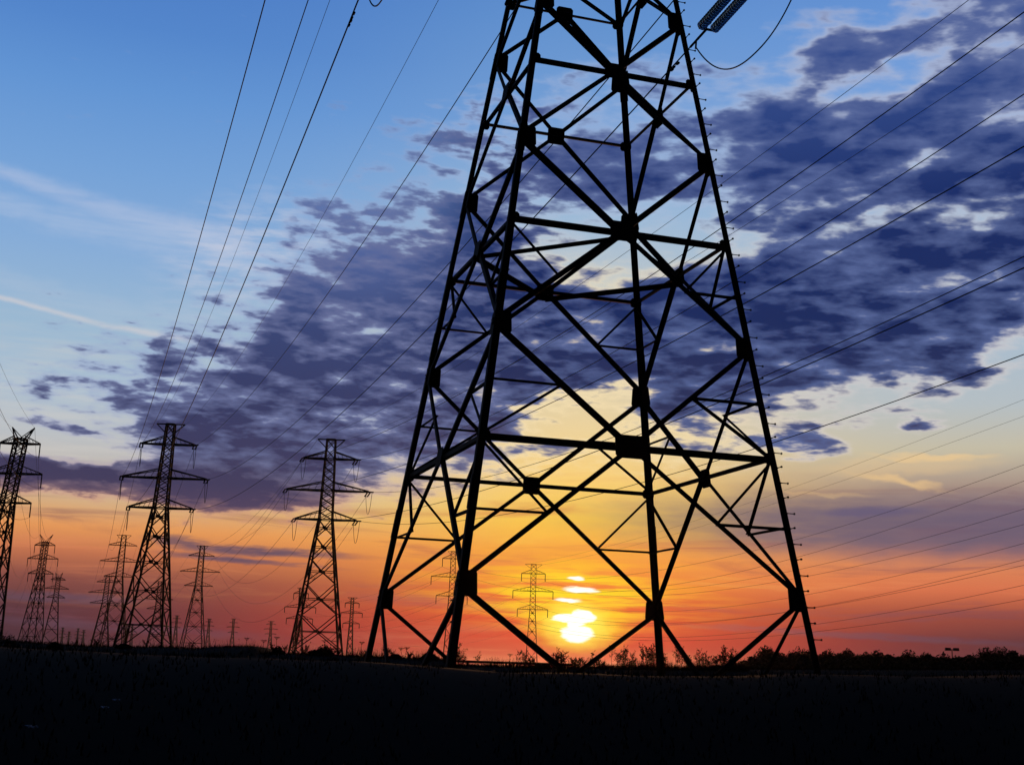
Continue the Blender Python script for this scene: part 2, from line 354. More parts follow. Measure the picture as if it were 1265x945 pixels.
def ground_z(x, y):
    k = sm(52, 69, y) * (1 - sm(71, 96, y))
    ks = sm(4, 17.5, y) * (1 - sm(19, 29, y))
    k2 = (at_crest(x) - GZ) * ks
    return GZ + k2 + (crest(x) - GZ) * k + .05 * math.sin(x * .9 + y * .37) * math.sin(y * .7 - x * .2) * (1 if -8 < y < 10 or 30 < y < 60 else 0)
xs = sorted(set([-9000, -5000, -2500, -1200, -600, -300, -150] + [round(-90 + i * 1.0, 2) for i in range(181)] + [round(c[0], 3) for c in CR] + [150, 300, 600, 1200, 2500, 5000, 9000]))
ys = [-3000, -800, -200, -60, -30] + [-20 + 2.0 * i for i in range(12)] + [4 + i for i in range(26)] + [30 + 2.0 * i for i in range(11)] + [52 + i for i in range(1, 18)] + [69.5, 70, 70.5, 71] + [72 + i * 2 for i in range(14)] + [110, 150, 250, 500, 1000, 2000, 4000, 9000]
ys = sorted(set(ys))
g = MB(); g.v = [Vector((x, y, ground_z(x, y))) for y in ys for x in xs]
nx = len(xs)
g.f = [(j * nx + i, j * nx + i + 1, (j + 1) * nx + i + 1, (j + 1) * nx + i) for j in range(len(ys) - 1) for i in range(nx - 1)]
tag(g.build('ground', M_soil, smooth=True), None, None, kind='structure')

# ------------------------------------------------------------------ the near lattice tower
SC = 4.85; AZM = R(3.0); DM = 8.0513 * SC; YAW = R(17.33)
MC = Vector((DM * math.sin(AZM), DM * math.cos(AZM), GZ))
LV = [0.0] + [z * SC + EYE for z in (.42773, 1.23642, 1.90804, 2.57276, 3.12507, 3.67904, 4.13099, 4.54857)]   # heights above the field
def halfw(h): 
    if h <= 25.6: return (1 - .1401 * ((h - EYE) / SC - .42773)) * SC + .06
    w0 = (1 - .1401 * ((25.6 - EYE) / SC - .42773)) * SC
    return w0 + (0.62 - w0) * (h - 25.6) / (42.5 - 25.6)
EX = Vector((math.cos(YAW), math.sin(YAW), 0)); EY = Vector((-math.sin(YAW), math.cos(YAW), 0))
def MP(sx, sy, h):
    w = halfw(h); return MC + EX * (sx * w) + EY * (sy * w) + Vector((0, 0, h))
root = empty('lattice_tower', MC, 'huge black lattice pylon in the foreground, cut off by the top of the picture', 'pylon', 'lattice pylons of the power lines')
CORN = [(-1, -1), (1, -1), (1, 1), (-1, 1)]
for ci, (sx, sy) in enumerate(CORN):
    mb = MB()
    hs = [0.0, 25.6, 42.5]
    for h0, h1, w in ((0.0, LV[4], .20), (LV[4], 25.6, .175), (25.6, 42.5, .14)):
        a, b = MP(sx, sy, h0), MP(sx, sy, h1); t = .028
        for d, n in ((EX * -sx, EY * sy), (EY * -sy, EX * sx)):
            q = [n * 0, d * w, d * w - n * t, -n * t]
            if (sx * sy > 0) == (d == EX * -sx): q = q[::-1]
            mb.quadprism([a + p for p in q], [b + p for p in q])
    # splice plates on the leg
    for h in (5.6, 11.4, 16.2, 21.0):
        p = MP(sx, sy, h); p2 = MP(sx, sy, h + .9)
        for d, n in ((EX * -sx, EY * sy), (EY * -sy, EX * sx)):
            q = [n * .022 + d * .03, d * .185 + n * .022, d * .185 + n * .002, d * .03 + n * .002]
            mb.quadprism([p + v for v in q], [p2 + v for v in q])
    leg = mb.build('leg', M_steel, root)
    ft = MB(); p = MP(sx, sy, 0); ft.quadprism([p + Vector((x, y, -.6)) for x, y in ((-.55, -.55), (.55, -.55), (.55, .55), (-.55, .55))], [p + Vector((x, y, .18)) for x, y in ((-.4, -.4), (.4, -.4), (.4, .4), (-.4, .4))])
    ft.build('footing', M_conc, root)
    if (sx, sy) == (1, -1):
        h = 2.6; k = 0
        while h < 40:
            p = MP(sx, sy, h); d = (EX * sx) if k % 2 == 0 else (EY * sy)
            b = MB(); b.tube([p - d * .02, p + d * .23], .014, 5); b.tube([p + d * .21, p + d * .24], .032, 6)
            b.tube([p + d * .0, p + d * .02], .022, 6)
            b.build('step_bolt', M_steel, root); h += .43; k += 1
FACES = [((-1, -1), (1, -1)), ((1, -1), (1, 1)), ((1, 1), (-1, 1)), ((-1, 1), (-1, -1))]
def lerp(a, b, t): return a + (b - a) * t
for fi, (c0, c1) in enumerate(FACES):
    p0, p1, p2 = MP(*c0, 0), MP(*c1, 0), MP(*c0, 20)
    n = (p1 - p0).cross(p2 - p0).normalized()
    if n.dot((p0 + p1) / 2 - MC) < 0: n = -n
    ex = (p1 - p0).normalized(); ey = n.cross(ex)
    P = [(MP(*c0, h), MP(*c1, h)) for h in LV]; mid = [(a + b) / 2 for a, b in P]
    def mem(name, a, b, w, off, flip=1): MB().angle(a, b, w, n, off, flip=flip).build(name, M_steel, root)
    for i in range(8):
        wd = (.17, .17, .18, .20, .20, .17, .19, .19)[i] if fi == 0 else (.16, .16, .17, .18, .18, .16, .17, .17)[i]
        for s_ in (0, 1):
            a, b = (mid[i], P[i + 1][s_]) if i % 2 == 0 else (P[i][s_], mid[i + 1])
            mem('diagonal_brace', a, b, wd * .8, -.062 - .024 * s_, 1 if s_ else -1)
    for i in (2, 4, 6, 8):
        w = {2: .19, 4: .18, 6: .15, 8: .12}[i] * (1 if fi == 0 else .85)
        mem('horizontal_brace', P[i][0], P[i][1], w * .85, -.115)
    for s_ in (0, 1):
        for (leglow, leghi, ml) in ((1, 2, 2), (3, 2, 2), (3, 4, 4)):
            A = P[leglow][s_]; H = P[leghi][s_]; Mi = mid[ml]; Dm = (A + Mi) / 2
            Q = lerp(A, H, .5)
            # node on the leg at the height of the middle of the diagonal
            q = lerp(A, H, (Dm.z - A.z) / (H.z - A.z))
            mem('secondary_brace', Dm, H, .075, -.14)
            if not (fi == 0 and s_ == 0 and leglow == 3 and leghi == 4): mem('secondary_brace', Dm, q, .07, -.16)
    # gusset plates at the mid nodes
    for i in (2, 4, 6, 8):
        w, h = {2: (.98, .66), 4: (.72, .62), 6: (.60, .52), 8: (.55, .5)}[i]
        if fi != 0: w, h = .60, .58
        MB().plate(mid[i], ex, ey, n, w, h, .022, -.035, .12).build('gusset_plate', M_steel, root)
    for s_ in (0, 1):
        for i in (1, 3, 5, 7):
            sg = 1 if s_ == 0 else -1
            MB().plate(P[i][s_] + ex * sg * .255, ex, ey, n, .48, .66, .016, -.035, .10).build('gusset_plate', M_steel, root)
        for i in (2, 4, 6, 8):
            sg = 1 if s_ == 0 else -1
            MB().plate(P[i][s_] + ex * sg * .17, ex, ey, n, .30, .32, .014, -.035, .2).build('gusset_plate', M_steel, root)
# plan bracing at the waist level between the mid nodes
Z1 = Vector((0, 0, 1))
fm = [(MP(*a, LV[4]) + MP(*b, LV[4])) / 2 for a, b in FACES]
for i in range(4): MB().angle(fm[i] - Z1 * .1, fm[(i + 1) % 4] - Z1 * .1, .15, Z1, -.05 - .03 * (i % 2)).build('plan_brace', M_steel, root)
# upper body and arms
ARM = [(25.54, 6.41), (31.53, 8.65), (37.73, 5.40), (42.46, 3.15)]
ub = MB(); lv = [LV[8], 25.54, 28.5, 31.53, 34.6, 37.73, 40.1, 42.46]
for c0, c1 in FACES:
    for a, b in zip(lv, lv[1:]):
        ub.bar(MP(*c0, a), MP(*c1, b), .1); ub.bar(MP(*c1, a), MP(*c0, b), .1); ub.bar(MP(*c0, b), MP(*c1, b), .1)
ub.build('upper_bracing', M_steel, root)
TIP = {}
for k, (h, r) in enumerate(ARM):
    for sx in (-1, 1):
        tip = MC + EX * (sx * r) + Vector((0, 0, h)); TIP[k, sx] = tip; mb = MB(); up_ = min(2.4, 42.46 - h) if k < 3 else 0
        if k < 3:
            for sy in (-1, 1):
                a = MP(sx, sy, h); b = MP(sx, sy, h + up_); t2 = tip + EY * sy * .15
                mb.bar(a, t2, .14); mb.bar(b, t2 + Z1 * .12, .12); prev = a
                for j in range(1, 6):
                    lo = lerp(a, t2, j / 6); hi_ = lerp(b, t2 + Z1 * .1, j / 6)
                    mb.bar(lo, hi_, .06); mb.bar(prev, hi_, .06); prev = lo
            for j in range(6):
                mb.bar(lerp(MP(sx, -1, h), tip, j / 6), lerp(MP(sx, 1, h), tip, (j + 1) / 6 * .98), .07)
        else:
            for sy in (-1, 1):
                mb.bar(MP(sx, sy, h), tip, .12); mb.bar(MP(sx, sy, h - 1.8), tip, .1)
        mb.build('cross_arm' if k < 3 else 'earth_wire_arm', M_steel, root)

# ------------------------------------------------------------------ distant towers
def far_tower(name_label, cxp, ysp, hv, Y, kind, bw=10.0, topw=1.3, yaw=0.0, drop=0.0, simple=False, thick=1.0, lean=0.0):
    mid_ = at(cxp, ysp[2], Y); base_ = Vector((mid_.x, mid_.y, GZ)); ppm = F / Y
    ex = Vector((math.cos(yaw), math.sin(yaw), 0)); ey = Vector((-math.sin(yaw), math.cos(yaw), 0))
    hs = []
    for y in ysp:                                          # height whose image falls on that row, along the tower's own axis
        lo, hi_ = 0.0, 90.0
        for _ in range(40):
            m_ = (lo + hi_) / 2
            if topx(base_ + Z1 * m_)[1] > y: lo = m_
            else: hi_ = m_
        hs.append(lo)
    peak, top, midh, low = hs; rv = [v / ppm / math.cos(yaw) for v in hv]
    r_ = empty('lattice_tower', base_, name_label, 'pylon', 'lattice pylons of the power lines')
    wl = max(1.1, bw * .128)                                 # half width at the low arm
    def hw(h):
        if h < low: return bw / 2 + (wl - bw / 2) * h / low
        return wl + (topw / 2 - wl) * (h - low) / (peak - low)
    LX = Vector((lean, 0, 0))
    def P(sx, sy, h): w = hw(h); return base_ + LX * (h - midh) + ex * (sx * w) + ey * (sy * w) + Z1 * h
    px = Y / F                                              # metres per pixel there
    lw = max(.26, .9 * px, .36 if Y < 300 else 0) * thick; dw = max(.15, .42 * px, .19 if Y < 300 else 0) * thick; sw_ = max(.08, .3 * px) * thick
    topb = peak if kind != 'V' else top + (peak - top) * .3
    if not simple:
        for sx, sy in CORN:
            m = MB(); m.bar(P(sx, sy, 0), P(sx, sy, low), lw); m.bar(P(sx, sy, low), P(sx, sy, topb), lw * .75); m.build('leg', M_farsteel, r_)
    bod = MB()
    if simple:
        for sx, sy in CORN: bod.bar(P(sx, sy, 0), P(sx, sy, low), lw); bod.bar(P(sx, sy, low), P(sx, sy, topb), lw * .75)
    lev = [h * low / 30 for h in (0, 4.1, 7.6, 11, 14, 17, 19.5, 22, 24.4, 26.6, 28.3, 30)]
    faces = FACES if not simple else FACES[:1] + FACES[2:3]
    for c0, c1 in faces:
        for i in range(11):
            a0, a1 = P(*c0, lev[i]), P(*c1, lev[i]); b0, b1 = P(*c0, lev[i + 1]), P(*c1, lev[i + 1]); am, bm = (a0 + a1) / 2, (b0 + b1) / 2
            if i % 2 == 0: bod.bar(am, b0, dw); bod.bar(am, b1, dw)
            else: bod.bar(a0, bm, dw); bod.bar(a1, bm, dw)
            if i % 2 == 1 and not simple:
                bod.bar(b0, b1, dw * .8)
                if Y < 600: bod.bar(bm - ex * .35 * 1, bm + ex * .35, .55, .55) if abs((a1 - a0).dot(ex)) > .5 * (a1 - a0).length else None
                if Y < 400:
                    for q0, q1, b_ in ((a0, b0, bm), (a1, b1, bm)): bod.bar((q0 + b_) / 2, q1, sw_); bod.bar((q0 + b_) / 2, (q0 + q1) / 2, sw_)
        ul = []
        for h0, h1, k in ((low, midh, 4), (midh, top, 4), (top, topb, 2)):
            ul += [h0 + (h1 - h0) * j / k for j in range(k)]
        ul.append(topb)
        for h0, h1 in zip(ul, ul[1:]): bod.bar(P(*c0, h0), P(*c1, h1), dw * .8); bod.bar(P(*c1, h0), P(*c0, h1), dw * .8)
        for h in (low, midh, top, topb): bod.bar(P(*c0, h), P(*c1, h), dw)
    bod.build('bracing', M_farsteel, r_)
    tips = {}
    if simple: am_ = MB()
    for k, (h, rr_) in enumerate(((low, rv[3]), (midh, rv[2]), (top, rv[1]))):
        rise = (1.7, 1.7, 1.5)[k]
        for sx in (-1, 1):
            tip = base_ + LX * (h - midh) + ex * (sx * rr_) + Z1 * h; m = am_ if simple else MB()
            for sy in (-1, 1):
                m.bar(P(sx, sy, h), tip + ey * sy * .2, dw * 1.5)
                m.bar(P(sx, sy, h + rise), tip + Z1 * .12 + ey * sy * .2, dw)
            if not simple:
                a = P(sx, -1, h); b = P(sx, -1, h + rise)
                for j in range(1, 5): m.bar(lerp(a, tip, j / 5), lerp(b, tip, (j - .5) / 5), sw_); m.bar(lerp(a, tip, j / 5), lerp(P(sx, 1, h), tip, (j - 1) / 5), sw_)
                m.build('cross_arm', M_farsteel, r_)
            e = tip.copy()
            if drop:
                e = tip - Z1 * drop; m2 = MB(); m2.tube([tip, e], max(.13, .45 * px), 5)
                if not simple: m2.build('insulator', M_farsteel, r_)
                else: m.tube([tip, e], max(.13, .4 * px), 4)
            tips[k, sx] = e
    for sx in (-1, 1):
        m = am_ if simple else MB()
        if kind == 'V':
            tip = base_ + LX * (peak - midh) + ex * (sx * rv[0]) + Z1 * peak
            m.bar(P(sx * .6, 0, topb), tip, dw * 1.2); m.bar(P(sx, 0, top + .2), tip, dw); m.bar(P(-sx * .4, 0, topb), tip, dw * .8)
        else:
            tip = base_ + LX * (peak - midh) + ex * (sx * rv[0]) + Z1 * peak
            m.bar(P(0, 0, peak), tip, dw * 1.2); m.bar(P(sx, 0, peak - (peak - top) * .45), tip, dw)
        tips[3, sx] = tip
        if not simple: m.build('earth_wire_arm', M_farsteel, r_)
    if simple: am_.build('cross_arms', M_farsteel, r_); r_.children[-1].name = 'arm_frame'
    r_['tips'] = 0; del r_['tips']
    return r_, tips, ex, ey
T = {}
T[2] = far_tower('tall flat-topped pylon, second large one from the left, with wires climbing to the picture top', 203, (524, 549, 590.5, 627.5), (17.5, 33, 52, 39), 250, 'flat', 9.6, 1.5, R(3), lean=.038)
T[3] = far_tower('tall strain pylon just left of the foreground pylon, jumper loops under all arm tips', 405, (543, 567, 606, 642), (17, 33, 51, 38), 262, 'flat', 10.4, 1.7, R(2), lean=.012)
T[1] = far_tower('tall pylon with a V-shaped top cut by the left edge of the picture', 17, (528, 548, 585, 621), (14, 25, 35, 29), 262, 'V', 7.2, 2.0, R(0), 2.8, lean=.10)
T[4] = far_tower('middle-distance pylon with a V-shaped top, left one of the pair beside the left edge', 53, (660, 673.5, 690, 708.5), (8.5, 13, 19.5, 16), 500, 'V', 7.6, 1.8, R(-8), 3, lean=.045)
T[5] = far_tower('smaller V-topped pylon with overlapping legs, right one of the pair beside the left edge', 70.5, (707, 716, 727, 738), (4, 8, 13, 10), 700, 'V', 9.5, 2.0, R(20), 0, lean=.03)
T[6] = far_tower('middle-distance pylon standing just left of the tall second pylon, seen partly through its legs', 149.5, (661, 673.5, 693.5, 712), (8.5, 16.5, 24.5, 17.5), 530, 'flat', 10.5, 1.7, R(10), lean=.026)
T[9] = far_tower('middle-distance flat-topped pylon standing alone right of the tall second pylon', 247, (674, 686.5, 706, 723.5), (7, 15.5, 24, 17), 545, 'flat', 10.4, 1.7, R(4), lean=.022)
T[7] = far_tower('dim pylon low on the left, leftmost of those overlapping the tall second pylon', 131, (711, 719, 732, 745), (5, 12, 20, 17), 690, 'flat', 10.5, 1.8, R(14), lean=.026)
T[8] = far_tower('dim pylon seen behind the right leg of the tall second pylon', 196, (718, 727, 740, 752), (5, 11, 17, 13), 760, 'flat', 11, 1.8, R(10))
T[11] = far_tower('slender hazy pylon between the strain pylon and the foreground pylon, with hanging insulators', 434.5, (738, 745, 757, 770), (6, 8.5, 13, 10), 900, 'flat', 4.8, 1.8, 0, 3)
T[14] = far_tower('dim pylon hidden behind the left legs of the strain pylon, only its arm ends showing', 371, (726, 733, 750, 764), (5, 9, 19, 16), 690, 'flat', 6, 1.7, 0, 3)
T[15] = far_tower('slender pylon hidden behind the thick front left leg of the foreground pylon', 559, (681, 690, 712.5, 736), (7, 13, 26, 19), 500, 'flat', 5.2, 1.7, 0, 3.1, thick=.8)
T[16] = far_tower('slender reddish pylon immediately left of the sun, framed by the foreground pylon', 658.5, (697, 708.5, 730, 752.5), (10.5, 14.5, 24.5, 18.5), 520, 'flat', 5.0, 2.0, 0, 3.0, thick=.72)
small = [(288, (764, 769, 774.5, 781), (3, 5, 8, 6), 1680, 'tiny distant pylon midway between the lone pylon and the strain pylon'),
         (334.5, (767, 771, 777, 783), (4, 6, 8.5, 7), 1600, 'tiny distant pylon just left of the strain pylon on the bank'),
         (218, (760, 764, 769, 775), (3, 5, 7, 5.5), 1700, 'tiny distant pylon just right of the tall second pylon'),
         (258, (764, 768, 773, 779), (3, 4.5, 6.5, 5), 1700, 'tiny distant pylon touching the right side of the lone pylon'),
         (163, (771, 775, 780, 785), (2, 4, 5.5, 4), 2400, 'tiny distant pylon framed between the legs of the tall second pylon, right one of two'),
         (156, (772, 776, 781, 786), (2, 3, 4.5, 3.5), 2500, 'tiny distant pylon framed between the legs of the tall second pylon, left one of two'),
         (77, (775, 779, 783, 787), (2, 3, 4.5, 3.5), 2900, 'tiny distant pylon on the left, first of four right of the V-topped pair'),
         (85, (780, 783, 786, 789), (2, 3, 4, 3), 3100, 'tiny distant pylon on the left, second of four right of the V-topped pair and lowest'),
         (96, (776, 780, 784, 788), (2, 3, 4.5, 3.5), 2900, 'tiny distant pylon on the left, third of four right of the V-topped pair'),
         (103, (778, 781, 785, 789), (2, 3, 4, 3), 3000, 'tiny distant pylon on the left, fourth of four right of the V-topped pair')]
for i, (c, ys_, hv, Y, lab) in enumerate(small): T[20 + i] = far_tower(lab, c, ys_, hv, Y, 'flat', 8, 2.0, 0, 0, True, .62)

# ------------------------------------------------------------------ wires
def sagged(a, b, sag, n=48): return [lerp(a, b, i / n) - Z1 * (4 * sag * (i / n) * (1 - i / n)) for i in range(n + 1)]
def wire(a, b, sag, r, label, name='conductor_wire', group='overhead power line wires', n=48):
    o = MB().tube(sagged(a, b, sag, n), r, 5).build(name, M_wire, None, a); return tag(o, label, 'wire', group)
POS = {0: 'lowest', 1: 'middle', 2: 'top'}; SD = {-1: 'left', 1: 'right'}
# strain insulator strings of the near tower: two strings of glass discs side by side
def insulators(tip, d, label, length=3.3, k=1.0):
    side_ = d.cross(Z1).normalized(); upd = side_.cross(d).normalized()
    r_ = empty('insulator_strings', tip, label, 'insulator', 'glass insulator strings on the foreground pylon')
    a = tip + d * .55
    y1 = MB(); y1.bar(tip, a, .05); y1.bar(a - side_ * .3, a + side_ * .3, .1, .04, upd); y1.build('yoke_plate', M_steel, r_)
    for s in (-1, 1):
        p = a + side_ * (s * .27); m = MB(); step = .15; nn = int(length / step); core = MB(); core.tube([p, p + d * (nn * step + .12)], .045, 6); 
        for j in range(nn):
            q = p + d * (.08 + j * step)
            m.lathe(q, d, [(0, .045), (.012, .09), (.03, .165), (.05, .19), (.066, .186), (.072, .13), (.085, .11), (.095, .06), (.11, .045)], 18)
        st = m.build('insulator_string', M_glass, r_, smooth=True); core.build('core_pins', M_steel, st)
        bpy.context.view_layer.update()
    e = a + d * (int(length / .15) * .15 + .15)
    y2 = MB(); y2.bar(e - side_ * .3, e + side_ * .3, .1, .05, upd); y2.bar(e, e + d * .75, .07)
    y2.build('yoke_plate', M_steel, r_)
    rg = MB(); cc = e - d * .35 + upd * .28; pts = [cc + upd * (.24 * math.sin(t)) - d * (.24 * math.cos(t)) for t in [math.pi * 2 * i / 18 * .8 for i in range(19)]]
    rg.tube(pts, .017, 6); rg.tube([e, e + upd * .1 - d * .1, pts[-1]], .014, 5); rg.build('arcing_ring', M_steel, r_)
    cl = MB(); cl.tube([e + d * .7, e + d * 1.35], .05, 6); cl.tube([e + d * .85, e + d * .85 - Z1 * .32 + d * .05], .04, 6); cl.build('dead_end_clamp', M_steel, r_)
    return e + d * 1.3, e + d * .85 - Z1 * .3
ENDS = {}; JMP = {}
for (k, sx), tip in TIP.items():
    if k == 3: continue
    tgt = T[2][1][k, sx]; L_ = (tgt - tip).length
    d = ((tgt - tip) / L_ + Vector((0, 0, -4 * 4.77 / L_))).normalized()
    ENDS[k, sx] = insulators(tip, d, f'blue glass disc strings on the foreground pylon {SD[sx]} {POS[k]} arm, far side')
    if k == 0:
        dn = Vector((math.sin(R(15)) * .9, -math.cos(R(15)), -.02)).normalized()
        JMP[sx] = insulators(tip, dn, f'glass disc strings on the foreground pylon {SD[sx]} lowest arm, viewer side')
for sx in (-1, 1):
    a = ENDS[0, sx][1]; b = JMP[sx][1]; zmin = TIP[0, sx].z - 3.15
    pts = []
    for i in range(41):
        t = i / 40; p = lerp(a, b, t); base_z = p.z; dep = base_z - zmin
        p.z = base_z - dep * (1 - abs(2 * t - 1) ** 2.3); pts.append(p)
    o = MB().tube(pts, .026, 6).build('jumper_loop', M_wire, None, a)
    tag(o, f'slack jumper wire looping down at the top of the picture, {SD[sx]} of two', 'wire', 'jumper loops')
# T2 strings, loops and T3 strings, loops
def far_strings(Tk, dirs_, loop=4.2):
    r_, tips, ex, ey = T[Tk]; out = {}
    for (k, sx), tip in tips.items():
        if k == 3: continue
        ds = dirs_(tip, k, sx); ends = []
        st = MB()
        for d in ds:
            s_ = d.cross(Z1).normalized()
            for q in (-.28, .28): st.tube([tip + s_ * q, tip + s_ * q + d * 2.8], .15, 5)
            st.bar(tip - s_ * .4, tip + s_ * .4, .12); st.bar(tip + d * 2.8 - s_ * .4, tip + d * 2.8 + s_ * .4, .12)
            ends.append(tip + d * 3.0)
        st.build('insulator', M_farsteel, r_)
        a, b = ends[0], ends[-1]; pts = []
        for i in range(21):
            t = i / 20; p = lerp(a, b, t); p.z -= loop * (1 - abs(2 * t - 1) ** 2.2); pts.append(p)
        MB().tube(pts, .045, 4).build('jumper_loop', M_wire, r_)
        out[k, sx] = ends
    return out
def unit(a, b, sag):
    l = (b - a).length; return ((b - a) / l + Vector((0, 0, -4 * sag / l))).normalized()
S2 = far_strings(2, lambda tip, k, sx: [unit(tip, TIP[k, sx], 4.77), unit(tip, T[6][1][k, sx], 9)])
# attachment points of the next tower on the strain pylon's line, outside the picture on the right
yw = R(66.14); NC = Vector((42.075, 30.014, -5.723)); Nx = Vector((math.cos(yw), math.sin(yw), 0))
NH = (30 - 1.638, 36 - 1.338, 42 + 2.119, 46 - .174); NR = (6.2 + 2.263, 8.4 - .609, 5.3 - .937, 2.9 + 2.196)
N3 = {(k, sx): NC + Nx * (sx * NR[k]) + Z1 * NH[k] for k in range(4) for sx in (-1, 1)}
S3 = far_strings(3, lambda tip, k, sx: [unit(tip, N3[k, sx], 6.04), unit(tip, T[9][1][k, sx], 9 if sx < 0 else 16)], 4.0)
for k in range(3):
    for sx in (-1, 1):
        wire(S2[k, sx][0], ENDS[k, sx][0], 4.5, .03, f'dark wire climbing from the tall second pylon {SD[sx]} {POS[k]} arm to the foreground pylon')
        wire(S2[k, sx][1], T[6][1][k, sx], 9, .032, f'faint wire descending from the tall second pylon {SD[sx]} {POS[k]} arm to the one behind')
        wire(S3[k, sx][0], N3[k, sx], 6.0, .036, f'wire from the strain pylon {SD[sx]} {POS[k]} arm rising past the right edge')
        wire(S3[k, sx][1], T[9][1][k, sx], 9 if sx < 0 else 17, .032, f'faint wire from the strain pylon {SD[sx]} {POS[k]} arm to the lone pylon')
        wire(T[6][1][k, sx], T[7][1][k, sx], 5, .028, f'very faint wire joining {SD[sx]} {POS[k]} arms of two pylons beside the tall second one', n=16)
        wire(T[9][1][k, sx], T[8][1][k, sx], 5, .028, f'very faint wire from the lone pylon {SD[sx]} {POS[k]} arm to the dim pylon leftward', n=16)
        wire(T[1][1][k, sx], T[4][1][k, sx], 16, .028, f'faint drooping wire joining {SD[sx]} {POS[k]} arms of V-topped pylons at the left edge')
        wire(T[4][1][k, sx], T[5][1][k, sx], 5, .028, f'very faint wire joining {SD[sx]} {POS[k]} arms of the small V-topped pair', n=16)
        wire(T[15][1][k, sx], T[14][1][k, sx], 6, .028, f'very faint wire leaving the half-hidden slender pylon {SD[sx]} {POS[k]} arm leftward', n=20)
        wire(T[16][1][k, sx], T[11][1][k, sx], 12, .02, f'very faint wire leaving the reddish pylon {SD[sx]} {POS[k]} arm leftward', n=24)
for sx in (-1, 1):
    wire(T[2][1][3, sx], TIP[3, sx], 4.9, .016, f'thin wire from the tall second pylon {SD[sx]} peak to the foreground pylon', 'earth_wire')
    wire(T[3][1][3, sx], N3[3, sx], 4.27, .02, f'thin wire from the strain pylon {SD[sx]} peak rising past the right edge', 'earth_wire')
    wire(T[3][1][3, sx], T[9][1][3, sx], 7, .03, f'faint wire from the strain pylon {SD[sx]} peak to the lone pylon', 'earth_wire')
    wire(T[1][1][3, sx], T[4][1][3, sx], 9, .03, f'faint wire between the {SD[sx]} peaks of the V-topped pylons', 'earth_wire')
# wires of the V-topped line towards the viewer's left
for sx, (pe, pm) in ((-1, ((-60, 330), (-12, 470))), (1, ((-90, 190), (0, 435)))):
    a = T[1][1][3, sx]; b = at(pe[0], pe[1], 120)
    wire(a, b, 3, .02, f'thin wire climbing left from the {SD[sx]} tip of the leftmost V-topped pylon', 'earth_wire')
for k, sx, pe in ((2, 1, (-80, 260)), (1, 1, (-90, 330)), (0, 1, (-100, 440))):
    wire(T[1][1][k, sx], at(pe[0], pe[1], 110), 5, .03, f'wire from the leftmost pylon right {POS[k]} arm out past the left edge')
# the third line: from the slender pylons out to the right
def wire_px(a, q1, q2, Y1, label, r, name='conductor_wire'):
    e = at(q1[0], q1[1], Y1); best = None
    for i in range(0, 300):
        s_ = i * .1; pts = sagged(a, e, s_, 60); pr = [topx(p) for p in pts]
        for (x0, y0), (x1, y1) in zip(pr, pr[1:]):
            if (x0 - q2[0]) * (x1 - q2[0]) <= 0 and x1 != x0:
                y = y0 + (y1 - y0) * (q2[0] - x0) / (x1 - x0); err = abs(y - q2[1])
                if best is None or err < best[0]: best = (err, s_)
    s_ = best[1] if best else 5
    pts = [lerp(a, e, t) - Z1 * (4 * s_ * t * (1 - t)) for t in [i / 60 * 1.12 for i in range(61)]]
    o = MB().tube(pts, r, 5).build(name, M_wire, None, a); tag(o, label, 'wire', 'overhead power line wires')
third = [((15, 2, 1), (1265, 574), (1040, 650)), ((15, 2, -1), (1265, 594), (1040, 672)), ((16, 2, 1), (1265, 628.5), (1040, 691)), ((16, 2, -1), (1265, 647.6), (1040, 703)),
         ((16, 1, 1), (1265, 671), (1040, 726)), ((16, 1, -1), (1265, 691), (1040, 743.6)), ((16, 0, 1), (1265, 698), (1040, 745)), ((16, 0, -1), (1265, 722.5), (1040, 766)), ((15, 0, 1), (1265, 740), (1040, 776))]
ordn = ['uppermost', 'second', 'third', 'fourth', 'fifth', 'sixth', 'seventh', 'eighth', 'lowest']
for i, ((t_, k, sx), q1, q2) in enumerate(third):
    wire_px(T[t_][1][k, sx], q1, q2, 190, f'{ordn[i]} of the nine faint wires crossing the orange sky at lower right', .030)
for i, (sx, q1, q2) in enumerate(((-1, (1265, 493.5), (1040, 580)), (1, (1265, 514), (1040, 594)))):
    wire_px(T[16][1][3, sx], q1, q2, 190, f'{("upper", "lower")[i]} of two hair-thin wires crossing the pale sky at right', .022, 'earth_wire')
# vibration dampers on the near conductors
def damper(px, py, a, b, sag, label):
    best = min(sagged(a, b, sag, 800), key=lambda p: (topx(p)[0] - px) ** 2 + (topx(p)[1] - py) ** 2)
    i_ = (b - a).normalized(); m = MB(); r_ = empty('vibration_damper', best, label, 'damper', 'vibration dampers on the wires')
    c = best - Z1 * .1
    m.bar(best, c, .04); m.tube([c - i_ * .2, c + i_ * .2], .01, 5); m.build('clamp', M_steel, r_)
    for s in (-1, 1): MB().tube([c + i_ * (s * .12), c + i_ * (s * .26)], .05, 8).build('weight', M_steel, r_)
for px, py, sx, lb in ((438, 20, -1, 'small black damper on the thick wire at the top left, upper of two'), (436, 26, -1, 'small black damper on the thick wire at the top left, lower of two'),
                       (838, 81, 1, 'small black damper near the glass discs at top right, upper of two'), (830, 88, 1, 'small black damper near the glass discs at top right, lower of two')):
    damper(px, py, ENDS[0, sx][0], S2[0, sx][0], 4.5, lb)

